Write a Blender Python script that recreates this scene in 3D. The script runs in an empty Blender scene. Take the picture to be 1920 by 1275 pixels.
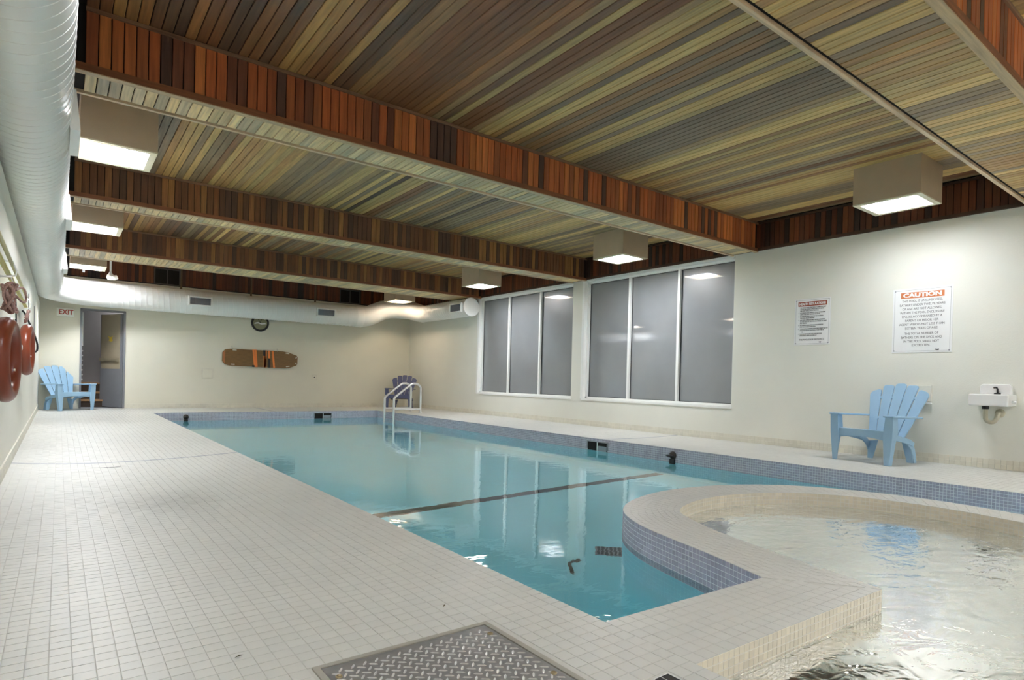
import bpy, bmesh, math, random
from mathutils import Vector, Matrix
from mathutils.geometry import tessellate_polygon
random.seed(7)
PI = math.pi
scene = bpy.context.scene
COL = scene.collection

# ------------------------------------------------------------------ camera, world, exposure
def cam_axes(yaw, pitch, roll):
    y, p, r = (math.radians(a) for a in (yaw, pitch, roll))
    f = Vector((math.sin(y)*math.cos(p), math.cos(y)*math.cos(p), math.sin(p)))
    rt = Vector((math.cos(y), -math.sin(y), 0)); up = rt.cross(f)
    return rt*math.cos(r)+up*math.sin(r), up*math.cos(r)-rt*math.sin(r), f
CAM = Vector((0, 0, .79)); FPX = 1128.1; CX, CY = 960.0, 723.65
R_, U_, F_ = cam_axes(37.022, -.494, 1.434)
cd = bpy.data.cameras.new('camera'); cam = bpy.data.objects.new('camera', cd); COL.objects.link(cam)
cd.sensor_width = 36; cd.lens = FPX/1920*36; cd.shift_y = (CY-637.5)/1920; cd.clip_start = .05
cam.matrix_world = Matrix(((R_.x, U_.x, -F_.x, CAM.x), (R_.y, U_.y, -F_.y, CAM.y), (R_.z, U_.z, -F_.z, CAM.z), (0, 0, 0, 1)))
scene.camera = cam
def px(p):
    d = Vector(p)-CAM; z = d.dot(F_)
    return (CX+FPX*d.dot(R_)/z, CY-FPX*d.dot(U_)/z, z) if z > .05 else (-9e9, -9e9, z)
w = bpy.data.worlds.new('night'); scene.world = w; w.use_nodes = True
w.node_tree.nodes['Background'].inputs[0].default_value = (.25, .27, .3, 1)
w.node_tree.nodes['Background'].inputs[1].default_value = .05
vs = scene.view_settings
vs.view_transform = 'Standard'; vs.look = 'None'; vs.gamma = 1; vs.use_curve_mapping = False
vs.exposure = 1.97
LAMP = 22.0
POWER = [.55, .95, .95, .27, .95, 1.0, 1.2, .33, 1.2, .5, 1.25]
cy = scene.cycles
cy.max_bounces = 16; cy.diffuse_bounces = 9; cy.glossy_bounces = 5; cy.transmission_bounces = 10
cy.caustics_refractive = True; cy.caustics_reflective = False; cy.sample_clamp_indirect = 60

# ------------------------------------------------------------------ room numbers (metres)
XL, XR, YB, YF = -.313, 7.784, 15.114, -3.0
ZB, ZC = 2.675, 3.083
XP0, XP1, YP1 = 1.457, 6.109, 13.406
ZWAT, ZSPA = -.16, -.088
BEAMS = [(1.115, 1.737), (4.687, 5.075), (8.10, 8.48), (11.575, 12.40)]

# ------------------------------------------------------------------ materials
MATS = {}
def nodes_of(name):
    m = bpy.data.materials.new(name); m.use_nodes = True
    nt = m.node_tree; b = nt.nodes['Principled BSDF']
    return m, nt, b
def N(nt, t, **kw):
    n = nt.nodes.new(t)
    for k, v in kw.items(): setattr(n, k, v)
    return n
def mat(name, col, rough=.5, metal=0, var=.06, vscale=6., bump=0., bscale=60., coat=0., spec=.5, objcol=False, rnd=0., stretch=None, coat_rough=.2):
    if name in MATS: return MATS[name]
    m, nt, b = nodes_of(name); L = nt.links
    tc = N(nt, 'ShaderNodeTexCoord')
    src = tc.outputs['Object']
    if stretch:
        mp = N(nt, 'ShaderNodeMapping'); mp.inputs['Scale'].default_value = stretch; L.new(src, mp.inputs[0])
        oi0 = N(nt, 'ShaderNodeObjectInfo'); ml = N(nt, 'ShaderNodeMath', operation='MULTIPLY'); ml.inputs[1].default_value = 37.
        L.new(oi0.outputs['Random'], ml.inputs[0]); L.new(ml.outputs[0], mp.inputs['Location']); src = mp.outputs[0]
    nz = N(nt, 'ShaderNodeTexNoise'); nz.inputs['Scale'].default_value = vscale; nz.inputs['Detail'].default_value = 4
    L.new(src, nz.inputs['Vector'])
    mr = N(nt, 'ShaderNodeMapRange'); mr.inputs['From Min'].default_value = .3; mr.inputs['From Max'].default_value = .7
    mr.inputs['To Min'].default_value = 1-var; mr.inputs['To Max'].default_value = 1+var
    L.new(nz.outputs['Fac'], mr.inputs['Value'])
    fac = mr.outputs[0]
    if rnd:
        oi = N(nt, 'ShaderNodeObjectInfo') if rnd > 0 else N(nt, 'ShaderNodeNewGeometry')
        out = oi.outputs['Random'] if rnd > 0 else oi.outputs['Random Per Island']
        m2 = N(nt, 'ShaderNodeMapRange'); m2.inputs['To Min'].default_value = 1-abs(rnd); m2.inputs['To Max'].default_value = 1+abs(rnd)
        L.new(out, m2.inputs['Value']); mm = N(nt, 'ShaderNodeMath', operation='MULTIPLY')
        L.new(fac, mm.inputs[0]); L.new(m2.outputs[0], mm.inputs[1]); fac = mm.outputs[0]
    vm = N(nt, 'ShaderNodeVectorMath', operation='SCALE')
    L.new(fac, vm.inputs['Scale'])
    if objcol == 'obj':
        oc = N(nt, 'ShaderNodeObjectInfo'); L.new(oc.outputs['Color'], vm.inputs[0])
    elif objcol == 'attr':
        oc = N(nt, 'ShaderNodeAttribute', attribute_name='board'); L.new(oc.outputs['Color'], vm.inputs[0])
    else: vm.inputs[0].default_value = col
    L.new(vm.outputs[0], b.inputs['Base Color'])
    b.inputs['Roughness'].default_value = rough; b.inputs['Metallic'].default_value = metal
    b.inputs['Specular IOR Level'].default_value = spec
    if coat: b.inputs['Coat Weight'].default_value = coat; b.inputs['Coat Roughness'].default_value = coat_rough
    if bump:
        nb = N(nt, 'ShaderNodeTexNoise'); nb.inputs['Scale'].default_value = bscale; nb.inputs['Detail'].default_value = 3
        L.new(src, nb.inputs['Vector']); bp = N(nt, 'ShaderNodeBump'); bp.inputs['Strength'].default_value = bump; bp.inputs['Distance'].default_value = .01
        L.new(nb.outputs['Fac'], bp.inputs['Height']); L.new(bp.outputs[0], b.inputs['Normal'])
    MATS[name] = m; return m
def emit(name, col, s):
    m, nt, b = nodes_of(name)
    b.inputs['Base Color'].default_value = (*col, 1); b.inputs['Emission Color'].default_value = (*col, 1); b.inputs['Emission Strength'].default_value = s
    return m
def water(name, tint, ripple, scale, trans=1., rough=0., dist=.02, deep=.3):
    m, nt, b = nodes_of(name); L = nt.links
    b.inputs['Base Color'].default_value = (*tint, 1); b.inputs['Transmission Weight'].default_value = trans
    b.inputs['IOR'].default_value = 1.333; b.inputs['Roughness'].default_value = rough
    tc = N(nt, 'ShaderNodeTexCoord'); mp = N(nt, 'ShaderNodeMapping'); mp.inputs['Scale'].default_value = (1, 1.6, 1); mp.inputs['Rotation'].default_value = (0, 0, .5)
    L.new(tc.outputs['Object'], mp.inputs[0])
    n1 = N(nt, 'ShaderNodeTexNoise'); n1.inputs['Scale'].default_value = scale; n1.inputs['Detail'].default_value = 3; n1.inputs['Distortion'].default_value = .6
    n2 = N(nt, 'ShaderNodeTexNoise'); n2.inputs['Scale'].default_value = scale*.25; n2.inputs['Detail'].default_value = 1
    L.new(mp.outputs[0], n1.inputs['Vector']); L.new(mp.outputs[0], n2.inputs['Vector'])
    mu = N(nt, 'ShaderNodeMath', operation='MULTIPLY_ADD'); mu.inputs[1].default_value = deep*4
    L.new(n2.outputs['Fac'], mu.inputs[0]); L.new(n1.outputs['Fac'], mu.inputs[2])
    bp = N(nt, 'ShaderNodeBump'); bp.inputs['Strength'].default_value = ripple; bp.inputs['Distance'].default_value = dist
    L.new(mu.outputs[0], bp.inputs['Height']); L.new(bp.outputs[0], b.inputs['Normal'])
    return m
WALL = mat('wall_paint', (.75, .75, .675), .55, var=.03, vscale=1.2, bump=.15, bscale=90)
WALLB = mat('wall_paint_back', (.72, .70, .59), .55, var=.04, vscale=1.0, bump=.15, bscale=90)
WHITE = mat('white_trim', (.85, .86, .83), .4, var=.02)
TILE = mat('deck_tile', (.605, .605, .565), .42, var=.03, vscale=2.5, rnd=.02)
TILES = mat('deck_tiles', (.605, .605, .565), .42, var=.03, vscale=2.5, rnd=-.02)
GROUT = mat('deck_grout', (.595, .59, .55), .8, var=.05, vscale=9)
BLUET = mat('pool_tile', (.50, .47, .57), .25, var=.05, vscale=8, rnd=.12)
BLUETS = mat('pool_tiles', (.50, .47, .57), .25, var=.05, vscale=8, rnd=-.12)
BLUEG = mat('pool_grout', (.82, .83, .86), .7, var=.05)
SPAT = mat('spa_tile', (.88, .81, .66), .35, var=.05, vscale=8, rnd=-.06)
SPAT1 = mat('spa_tile_single', (.88, .81, .66), .35, var=.05, vscale=8, rnd=.06)
SPAG = mat('spa_grout', (.90, .87, .78), .7)
BASET = mat('base_tile', (.70, .68, .58), .4, var=.05, vscale=5, rnd=-.04)
PLASTER = mat('pool_plaster', (.44, .905, .985), .8, var=.01, vscale=.8)
SPAPL = mat('spa_plaster', (.28, .325, .255), .8, var=.05, vscale=2)
BLACKT = mat('black_tile', (.006, .007, .009), .3, var=.1)
DARK = mat('dark_gap', (.012, .009, .007), .9)
DUCT = mat('duct_metal', (.84, .85, .83), .36, metal=.0, var=.03, vscale=2, spec=.6)
SEAM = mat('duct_seam', (.93, .93, .91), .3, metal=.0, var=.02)
TAUPE = mat('lamp_housing', (.56, .43, .29), .6, var=.04, bump=.1, bscale=200)
CREAM = mat('lamp_rim', (.72, .66, .48), .5)
DIFF = None
STEEL = mat('polished_steel', (.85, .85, .84), .28, metal=.85, var=.03)
PLATE = mat('tread_plate', (.42, .42, .42), .38, metal=.75, var=.15, vscale=25)
BLACK = mat('black_plastic', (.015, .015, .016), .4)
BLUE = mat('light_blue_plastic', (.31, .49, .66), .42, var=.03)
NAVY = mat('slate_blue_plastic', (.085, .10, .20), .45, var=.04)
ORANGE = mat('life_ring_orange', (.23, .047, .02), .3, var=.08, vscale=4)
ROPE = mat('rope_fibre', (.42, .26, .23), .9, var=.35, vscale=60)
YELLOW = mat('pole_yellow', (.55, .50, .10), .4)
SPINE = mat('varnished_plywood', (.20, .105, .03), .4, var=.2, vscale=8, stretch=(1, 8, 8))
STRAP = mat('orange_strap', (.85, .25, .06), .7)
GREYP = mat('grey_paint', (.34, .34, .36), .5, var=.05, vscale=3)
DOORP = mat('door_paint', (.23, .235, .25), .4, var=.03)
TAN = mat('door_tan', (.40, .34, .24), .5, var=.04)
PORC = mat('porcelain', (.80, .80, .79), .15, var=.01, coat=.5)
PIPE = mat('pipe_paint', (.48, .45, .34), .4)
SIGNW = mat('sign_white', (.80, .81, .80), .4, var=.01)
SIGNO = mat('sign_orange', (.62, .20, .07), .5, var=.02)
SIGNR = mat('sign_rust', (.33, .07, .03), .5, var=.02)
INK = mat('sign_ink', (.10, .10, .10), .6)
REDT = mat('exit_red', (.42, .05, .03), .5)
GLASS = mat('frosted_night_glass', (.24, .25, .26), .34, var=.10, vscale=1.2, spec=.7, coat=.8, coat_rough=.03)
ROOMW = mat('stair_wood', (.42, .24, .11), .5, var=.15, vscale=6)
WATER = water('pool_water', (.88, .985, 1.), .06, 5., dist=.02)
SPAW = water('spa_water', (.345, .40, .335), .15, 8., trans=.85, dist=.03)

PAL_RED = [(.44, .115, .034), (.36, .096, .030), (.50, .145, .042), (.30, .082, .029), (.40, .115, .037), (.56, .18, .050), (.085, .042, .028), (.17, .058, .028), (.34, .105, .037)]
PAL_BRN = [(.22, .085, .028), (.17, .066, .025), (.27, .115, .038), (.13, .055, .025), (.19, .080, .030), (.10, .048, .024), (.32, .15, .045), (.085, .042, .024)]
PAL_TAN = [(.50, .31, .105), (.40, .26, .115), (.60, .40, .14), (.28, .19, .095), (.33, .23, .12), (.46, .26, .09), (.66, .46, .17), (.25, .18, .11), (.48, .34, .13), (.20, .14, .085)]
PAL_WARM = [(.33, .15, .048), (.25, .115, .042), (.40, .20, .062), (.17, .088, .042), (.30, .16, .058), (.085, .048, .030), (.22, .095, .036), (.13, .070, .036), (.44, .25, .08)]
PAL_PALE = [(.74, .57, .30), (.64, .50, .27), (.80, .61, .31), (.56, .45, .27), (.68, .51, .24), (.48, .39, .24), (.76, .60, .34)]
def wood(axis, src):
    st = {'y': (55, 3, 55), 'z': (55, 55, 3), 'x': (3, 55, 55)}[axis]
    return mat('cedar_%s_%s' % (axis, src), None, .5, var=.24, vscale=1., stretch=st, objcol=src, bump=.08, bscale=1.3, coat=.12, coat_rough=.35)
WY, WZ, WX = wood('y', 'obj'), wood('z', 'obj'), wood('x', 'obj')
WYA, WZA = wood('y', 'attr'), wood('z', 'attr')

def stain(m, cx, cy, sx, sy, amt):
    """a worn grey smudge on the deck around the old drain"""
    nt = m.node_tree; L = nt.links; b = nt.nodes['Principled BSDF']; src = b.inputs['Base Color'].links[0].from_socket
    g = N(nt, 'ShaderNodeNewGeometry'); mp = N(nt, 'ShaderNodeMapping', vector_type='TEXTURE'); mp.inputs['Location'].default_value = (cx, cy, 0); mp.inputs['Scale'].default_value = (sx, sy, 50)
    L.new(g.outputs['Position'], mp.inputs[0]); ln = N(nt, 'ShaderNodeVectorMath', operation='LENGTH'); L.new(mp.outputs[0], ln.inputs[0])
    nz = N(nt, 'ShaderNodeTexNoise'); nz.inputs['Scale'].default_value = 9.; L.new(g.outputs['Position'], nz.inputs['Vector'])
    ad = N(nt, 'ShaderNodeMath', operation='MULTIPLY_ADD'); ad.inputs[1].default_value = .9; L.new(nz.outputs['Fac'], ad.inputs[0]); L.new(ln.outputs['Value'], ad.inputs[2])
    mr = N(nt, 'ShaderNodeMapRange', interpolation_type='SMOOTHSTEP'); mr.inputs['From Min'].default_value = .5; mr.inputs['From Max'].default_value = 1.5; mr.inputs['To Min'].default_value = 1-amt; mr.inputs['To Max'].default_value = 1.
    L.new(ad.outputs[0], mr.inputs['Value']); vm = N(nt, 'ShaderNodeVectorMath', operation='SCALE'); L.new(src, vm.inputs[0]); L.new(mr.outputs[0], vm.inputs['Scale']); L.new(vm.outputs[0], b.inputs['Base Color'])
stain(TILES, .55, 4.3, .42, .62, .20); stain(GROUT, .55, 4.3, .42, .62, .3)

# ------------------------------------------------------------------ mesh helpers
class MB:
    def __init__(s): s.v = []; s.f = []; s.sm = []; s.col = []
    def add(s, vs, fs, smooth=False, col=None):
        o = len(s.v); s.v += [tuple(p) for p in vs]; s.f += [tuple(i+o for i in f) for f in fs]
        s.sm += [smooth]*len(fs); s.col += [col]*len(fs); return s
    def box(s, a, b, M=None, col=None, bottom=True):
        x0, y0, z0 = a; x1, y1, z1 = b
        vs = [Vector(p) for p in ((x0, y0, z0), (x1, y0, z0), (x1, y1, z0), (x0, y1, z0), (x0, y0, z1), (x1, y0, z1), (x1, y1, z1), (x0, y1, z1))]
        if M: vs = [M @ v for v in vs]
        fs = [(4, 5, 6, 7), (0, 1, 5, 4), (1, 2, 6, 5), (2, 3, 7, 6), (3, 0, 4, 7)]
        if bottom: fs.append((3, 2, 1, 0))
        return s.add(vs, fs, False, col)
    def quad(s, a, b, c, d): return s.add((a, b, c, d), [(0, 1, 2, 3)])
    def prism(s, pts, z0, z1, M=None):
        """outline pts (x,y) counter-clockwise, from z0 to z1, through matrix M"""
        n = len(pts); vs = [Vector((x, y, z0)) for x, y in pts]+[Vector((x, y, z1)) for x, y in pts]
        if M: vs = [M @ v for v in vs]
        fs = [tuple(range(n, 2*n)), tuple(range(n-1, -1, -1))]+[(i, (i+1) % n, (i+1) % n+n, i+n) for i in range(n)]
        return s.add(vs, fs)
    def tube(s, pts, r, seg=10, cap=True, closed=False, radii=None):
        P = [Vector(p) for p in pts]; n = len(P); o = []
        up = Vector((0, 0, 1)); prev = None; vs = []
        for i in range(n):
            t = (P[(i+1) % n]-P[i-1]) if closed else (P[min(i+1, n-1)]-P[max(i-1, 0)])
            t.normalize()
            if prev is None:
                a = up if abs(t.z) < .9 else Vector((1, 0, 0)); u = a.cross(t).normalized()
            else:
                u = (prev-t*prev.dot(t)); u = u.normalized() if u.length > 1e-6 else prev
            prev = u; q = t.cross(u); rr = radii[i] if radii else r
            vs += [P[i]+(u*math.cos(2*PI*k/seg)+q*math.sin(2*PI*k/seg))*rr for k in range(seg)]
        fs = []
        for i in range(n if closed else n-1):
            j = (i+1) % n
            fs += [(i*seg+k, i*seg+(k+1) % seg, j*seg+(k+1) % seg, j*seg+k) for k in range(seg)]
        s.add(vs, fs, True)
        if cap and not closed:
            s.add(vs[:seg], [tuple(range(seg-1, -1, -1))]); s.add(vs[-seg:], [tuple(range(seg))])
        return s
    def lathe(s, prof, seg=24, M=None):
        vs = []
        for r, z in prof: vs += [Vector((r*math.cos(2*PI*k/seg), r*math.sin(2*PI*k/seg), z)) for k in range(seg)]
        if M: vs = [M @ v for v in vs]
        fs = [(i*seg+k, i*seg+(k+1) % seg, (i+1)*seg+(k+1) % seg, (i+1)*seg+k) for i in range(len(prof)-1) for k in range(seg)]
        return s.add(vs, fs, True)
    def mesh(s, name, m):
        me = bpy.data.meshes.new(name); me.from_pydata(s.v, [], s.f)
        me.polygons.foreach_set('use_smooth', s.sm)
        if m: me.materials.append(m)
        if any(c is not None for c in s.col):
            at = me.attributes.new('board', 'FLOAT_COLOR', 'FACE')
            at.data.foreach_set('color', [x for c in s.col for x in (*(c or (.2, .1, .05)), 1)])
        me.update(); return me
    def build(s, name, m, parent=None, **kw): return link(name, s.mesh(name, m), parent, **kw)
def link(name, me, parent=None, loc=None, rz=None, col=None, kind=None, label=None, cat=None, group=None):
    o = bpy.data.objects.new(name, me); COL.objects.link(o)
    if parent: o.parent = parent
    if loc: o.location = loc
    if rz is not None: o.rotation_euler = (0, 0, rz)
    if col: o.color = (*col, 1)
    return tag(o, label, cat, group, kind)
def tag(o, label=None, cat=None, group=None, kind=None):
    if label: o['label'] = label
    if cat: o['category'] = cat
    if group: o['group'] = group
    if kind: o['kind'] = kind
    return o
def thing(name, label, cat, loc=(0, 0, 0), rz=0, group=None, kind=None):
    o = link(name, None, None, loc, rz); return tag(o, label, cat, group, kind)
def copy_tree(o, parent=None):
    c = o.copy(); COL.objects.link(c)
    if parent: c.parent = parent
    for ch in list(o.children): copy_tree(ch, c)
    return c
def bevel(o, wdt=.004, seg=2):
    md = o.modifiers.new('edge', 'BEVEL'); md.width = wdt; md.segments = seg; md.limit_method = 'ANGLE'; return o
def rot(a, axis): return Matrix.Rotation(a, 4, axis)
def T(*p): return Matrix.Translation(p)
def text(body, parent, size, m, M, bold=0., sx=1., align='CENTER', name='lettering'):
    cu = bpy.data.curves.new(name, 'FONT'); cu.body = body; cu.size = size; cu.align_x = align; cu.align_y = 'CENTER'
    cu.offset = bold; cu.extrude = .0006; cu.space_line = 1.0; cu.resolution_u = 3
    cu.materials.append(m)
    tmp = bpy.data.objects.new(name, cu); me = bpy.data.meshes.new_from_object(tmp); me.name = name
    bpy.data.objects.remove(tmp); bpy.data.curves.remove(cu)
    o = bpy.data.objects.new(name, me); COL.objects.link(o); o.parent = parent
    o.matrix_local = M @ Matrix.Diagonal((sx, 1, 1, 1)); return o
def arc(cx, cz, r, a0, a1, n): return [(cx+r*math.cos(a0+(a1-a0)*i/n), cz+r*math.sin(a0+(a1-a0)*i/n)) for i in range(n+1)]
def smooth_path(pts, it=2):
    P = [Vector(p) for p in pts]
    for _ in range(it):
        Q = [P[0]]
        for a, b in zip(P, P[1:]): Q += [a*.75+b*.25, a*.25+b*.75]
        Q.append(P[-1]); P = Q
    return P

# ------------------------------------------------------------------ pool outlines
SC = (3.765, 1.50)
OUTER = [(2.346, 1.348), (2.401, 1.508), (2.458, 1.685), (2.506, 1.873), (2.561, 2.086), (2.624, 2.271), (2.74, 2.469), (2.841, 2.583), (2.981, 2.689), (3.178, 2.781), (3.437, 2.858), (3.724, 2.893), (4.134, 2.851), (4.52, 2.698), (4.80, 2.474), (4.995, 2.148), (5.085, 1.803), (5.10, 1.476), (5.044, 1.106)]
INNER = [(2.626, 1.007), (2.661, 1.13), (2.715, 1.384), (2.8, 1.703), (2.898, 1.991), (3.028, 2.248), (3.117, 2.367), (3.279, 2.458), (3.563, 2.539), (3.879, 2.545), (4.22, 2.457), (4.50, 2.287), (4.70, 2.019), (4.80, 1.699), (4.81, 1.388), (4.732, 1.036)]
def resample(pts, step):
    P = smooth_path([(x, y, 0) for x, y in pts], 2)
    d = [0]
    for a, b in zip(P, P[1:]): d.append(d[-1]+(b-a).length)
    n = max(2, round(d[-1]/step)); out = []; k = 0
    for i in range(n+1):
        t = d[-1]*i/n
        while k < len(d)-2 and d[k+1] < t: k += 1
        u = (t-d[k])/max(d[k+1]-d[k], 1e-9); q = P[k].lerp(P[k+1], min(max(u, 0), 1)); out.append((q.x, q.y))
    return out
NR = 72
def resample_n(pts, n):
    P = smooth_path([(x, y, 0) for x, y in pts], 2); d = [0]
    for a, b in zip(P, P[1:]): d.append(d[-1]+(b-a).length)
    out = []; k = 0
    for i in range(n+1):
        t = d[-1]*i/n
        while k < len(d)-2 and d[k+1] < t: k += 1
        u = (t-d[k])/max(d[k+1]-d[k], 1e-9); q = P[k].lerp(P[k+1], min(max(u, 0), 1)); out.append((q.x, q.y))
    return out
RO, RI = resample_n(OUTER, NR), resample_n(INNER, NR)
def dz(x, y):
    """the deck falls a little towards its drains"""
    if x < XP0:
        b = 1-((x-.38)/(.69 if x < .38 else 1.08))**2
        return -.042*max(b, 0)*math.exp(-((y-5.9)/2.0)**2)
    if x > XP1:
        b = 1-((x-6.95)/.84)**2
        return -.013*max(b, 0)*math.exp(-((y-5.9)/1.5)**2)
    return 0.
G = -.002   # grout level
# ------------------------------------------------------------------ floor
fb = MB()
def strip(x0, x1, y0, y1, nx, ny):
    vs = []; 
    for j in range(ny+1):
        for i in range(nx+1):
            x = x0+(x1-x0)*i/nx; y = y0+(y1-y0)*j/ny; vs.append((x, y, G+dz(min(max(x, XL), XR), y)))
    fb.add(vs, [(j*(nx+1)+i, j*(nx+1)+i+1, (j+1)*(nx+1)+i+1, (j+1)*(nx+1)+i) for j in range(ny) for i in range(nx)], True)
strip(XL-.1, XP0, YF, YB+.1, 18, 90)
strip(XP0, XP1, YP1, YB+.1, 2, 2)
strip(XP1, XR+.15, YF, YB+.1, 12, 80)
strip(XP0, XP1, YF, -.6, 2, 2)
fb.quad((XP0, 1.033, G), (2.626, 1.007, G), (2.346, 1.348, G), (XP0, 1.389, G))
for i in range(NR): fb.quad((*RI[i], G), (*RI[i+1], G), (*RO[i+1], G), (*RO[i], G))
fb.quad((*RI[-1], G), (4.732, -.6, G), (5.044, -.6, G), (*RO[-1], G))
floor = fb.build('floor', GROUT, None, kind='structure')
tag(floor, 'pale tiled pool deck floor', 'floor')

# deck tiles: (corner quad) list, nearest 300 in view become single objects
PITCH = .0508; GAP = .0014
tiles = []
PLATE_B = (.557, 1.128, .98, 1.605)
LINE = []
def patch(P00, P10, P11, P01, nu, nv, test=None, line=None):
    P00, P10, P11, P01 = (Vector((*p, 0)) for p in (P00, P10, P11, P01))
    def at(u, v): return (P00*(1-u)+P10*u)*(1-v)+(P01*(1-u)+P11*u)*v
    for j in range(nv):
        for i in range(nu):
            c = at((i+.5)/nu, (j+.5)/nv)
            if test and not test(c): continue
            q = [at(i/nu, j/nv), at((i+1)/nu, j/nv), at((i+1)/nu, (j+1)/nv), at(i/nu, (j+1)/nv)]
            q = [p+(c-p).normalized()*GAP*.7 for p in q]
            (LINE if line and line(c) else tiles).append(q)
def not_plate(c): return not (PLATE_B[0]-.01 < c.x < PLATE_B[1]+.01 and PLATE_B[2] < c.y < PLATE_B[3]+.01) and not (1.28 < c.x < 1.345 and .93 < c.y < 1.04)
ny0 = round((YB-.9)/PITCH)
patch((XL, .9), (XP0, .9), (XP0, YB), (XL, YB), 35, ny0, not_plate, lambda c: 6.465 < c.y < 6.512)
patch((XP0, 1.033), (2.6, 1.007), (2.6, 1.340), (XP0, 1.389), 22, 7, lambda c: c.x < 2.346+(1.348-c.y)*.82-.02)
patch((XP0, YP1), (XP1, YP1), (XP1, YB), (XP0, YB), 91, 33, None, lambda c: 3.72 < c.x < 3.77)
patch((XP1, 0.), (XR, 0.), (XR, YB), (XP1, YB), 33, 297, lambda c: c.y > .22*c.x, lambda c: 5.945 < c.y < 5.99)
for i in range(0, NR):
    a0, a1, b0, b1 = RI[i], RI[i+1], RO[i], RO[i+1]
    wdt = math.dist(a0, b0); nv = max(3, round(wdt/PITCH))
    patch(a0, a1, b1, b0, 1, nv)
def tile_area(q):
    s = [px((p.x, p.y, 0)) for p in q]
    if any(not (-60 < a[0] < 1980 and -60 < a[1] < 1335) for a in s): return 0
    return abs(sum(s[i][0]*s[(i+1) % 4][1]-s[(i+1) % 4][0]*s[i][1] for i in range(4)))/2
def tile_geo(mb, q, top=0., hh=.006, rel=None):
    z = [top+dz(p.x, p.y)+random.uniform(-.0004, .0004) for p in q]
    c = sum(q, Vector())/4
    vs = [(p.x, p.y, z_-hh) for p, z_ in zip(q, z)]+[((p+(c-p).normalized()*.0008).x, (p+(c-p).normalized()*.0008).y, z_) for p, z_ in zip(q, z)]
    if rel: vs = [(a-rel[0], b-rel[1], d-rel[2]) for a, b, d in vs]
    mb.add(vs, [(4, 5, 6, 7), (0, 1, 5, 4), (1, 2, 6, 5), (2, 3, 7, 6), (3, 0, 4, 7)])
tiles.sort(key=tile_area, reverse=True)
for q in tiles[:300]:
    c = sum(q, Vector())/4; mb = MB(); tile_geo(mb, q, rel=(c.x, c.y, 0)); mb.build('tile', TILE, floor, loc=(c.x, c.y, 0))
mb = MB()
for q in tiles[300:]: tile_geo(mb, q)
mb.build('deck_tile_field', TILES, floor, kind='stuff')
mb = MB()
for q in LINE: tile_geo(mb, q, .0003)
mb.build('blue_tile_line', mat('line_tile', (.24, .26, .31), .3, rnd=-.1), floor, kind='stuff', label='row of small blue grey tiles crossing the deck')

# ------------------------------------------------------------------ pool and spa basins
def wallstrip(mb, pts, z0, z1, closed=False):
    n = len(pts)
    for i in range(n if closed else n-1):
        a, b = pts[i], pts[(i+1) % n]
        mb.quad((*a, z0), (*b, z0), (*b, z1), (*a, z1))
POOL_EDGE = [(XP0, YP1), (XP0, 1.389), *RO, (5.044, -.6), (XP1, -.6), (XP1, YP1)]
SPA_EDGE = [(XP0, 1.033), *RI, (4.732, -.6), (XP0, -.6)]
def flat(mb, pts, zf):
    tri = tessellate_polygon([[Vector((x, y, 0)) for x, y in pts]])
    mb.add([(x, y, zf(x, y)) for x, y in pts], [tuple(t) for t in tri])
def pool_z(x, y): return -1.3 if y <= 5.0 else -1.3-.9*min((y-5.0)/5., 1)
mb = MB(); wallstrip(mb, POOL_EDGE, -2.5, -.27, True)
mb.quad((XP0-.1, -.7, -1.3), (XP1+.1, -.7, -1.3), (XP1+.1, 5.05, -1.3), (XP0-.1, 5.05, -1.3))
mb.quad((XP0-.1, 5.05, -1.3), (XP1+.1, 5.05, -1.3), (XP1+.1, 10, -2.2), (XP0-.1, 10, -2.2))
mb.quad((XP0-.1, 10, -2.2), (XP1+.1, 10, -2.2), (XP1+.1, YP1+.1, -2.2), (XP0-.1, YP1+.1, -2.2))
pool = mb.build('pool_basin', PLASTER, None, kind='structure'); tag(pool, 'blue plastered basin of the rectangular swimming pool', 'pool')
MB().box((XP0, 4.88, -1.31), (XP1, 5.01, -1.296)).build('floor_stripe', BLACKT, pool, label='black line across the pool floor')
mb = MB(); wallstrip(mb, POOL_EDGE, -.27, -.002, True); mb.build('tile_bed', BLUEG, pool)
def mosaic(mbs, pts, ztop, rows, p, off, gap=.0042, side=1, closed=False, collect=None, dzf=None):
    """small square tiles on a vertical face that follows pts; side=+1 puts them on the left of the walking direction"""
    P = [Vector((*q, 0)) for q in pts]+([Vector((*pts[0], 0))] if closed else [])
    d = [0]
    for a, b in zip(P, P[1:]): d.append(d[-1]+(b-a).length)
    n = max(1, round(d[-1]/p)); k = 0; C = []
    for i in range(n+1):
        t = d[-1]*i/n
        while k < len(d)-2 and d[k+1] < t: k += 1
        C.append(P[k].lerp(P[k+1], min(max((t-d[k])/max(d[k+1]-d[k], 1e-9), 0), 1)))
    for i in range(n):
        a, b = C[i], C[i+1]; e = (b-a).normalized(); nn = Vector((-e.y, e.x, 0))*side
        a2, b2 = a+e*gap/2, b-e*gap/2
        zo = dzf((a.x+b.x)/2, (a.y+b.y)/2) if dzf else 0
        for r in range(rows):
            z1 = ztop-r*p-gap/2+zo; z0 = ztop-(r+1)*p+gap/2+zo
            vs = [a2, b2, b2, a2, a2+nn*off, b2+nn*off, b2+nn*off, a2+nn*off]
            vs = [(v.x, v.y, z) for v, z in zip(vs, (z0, z0, z1, z1, z0, z0, z1, z1))]
            fs = [(4, 5, 6, 7), (0, 1, 5, 4), (1, 2, 6, 5), (2, 3, 7, 6), (3, 0, 4, 7)]
            if side < 0: fs = [f[::-1] for f in fs]
            if collect is not None: collect.append((vs, fs))
            else: mbs.add(vs, fs)
col = []
mosaic(None, RO, 0, 10, .0262, .0014, side=1, collect=col)
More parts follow.
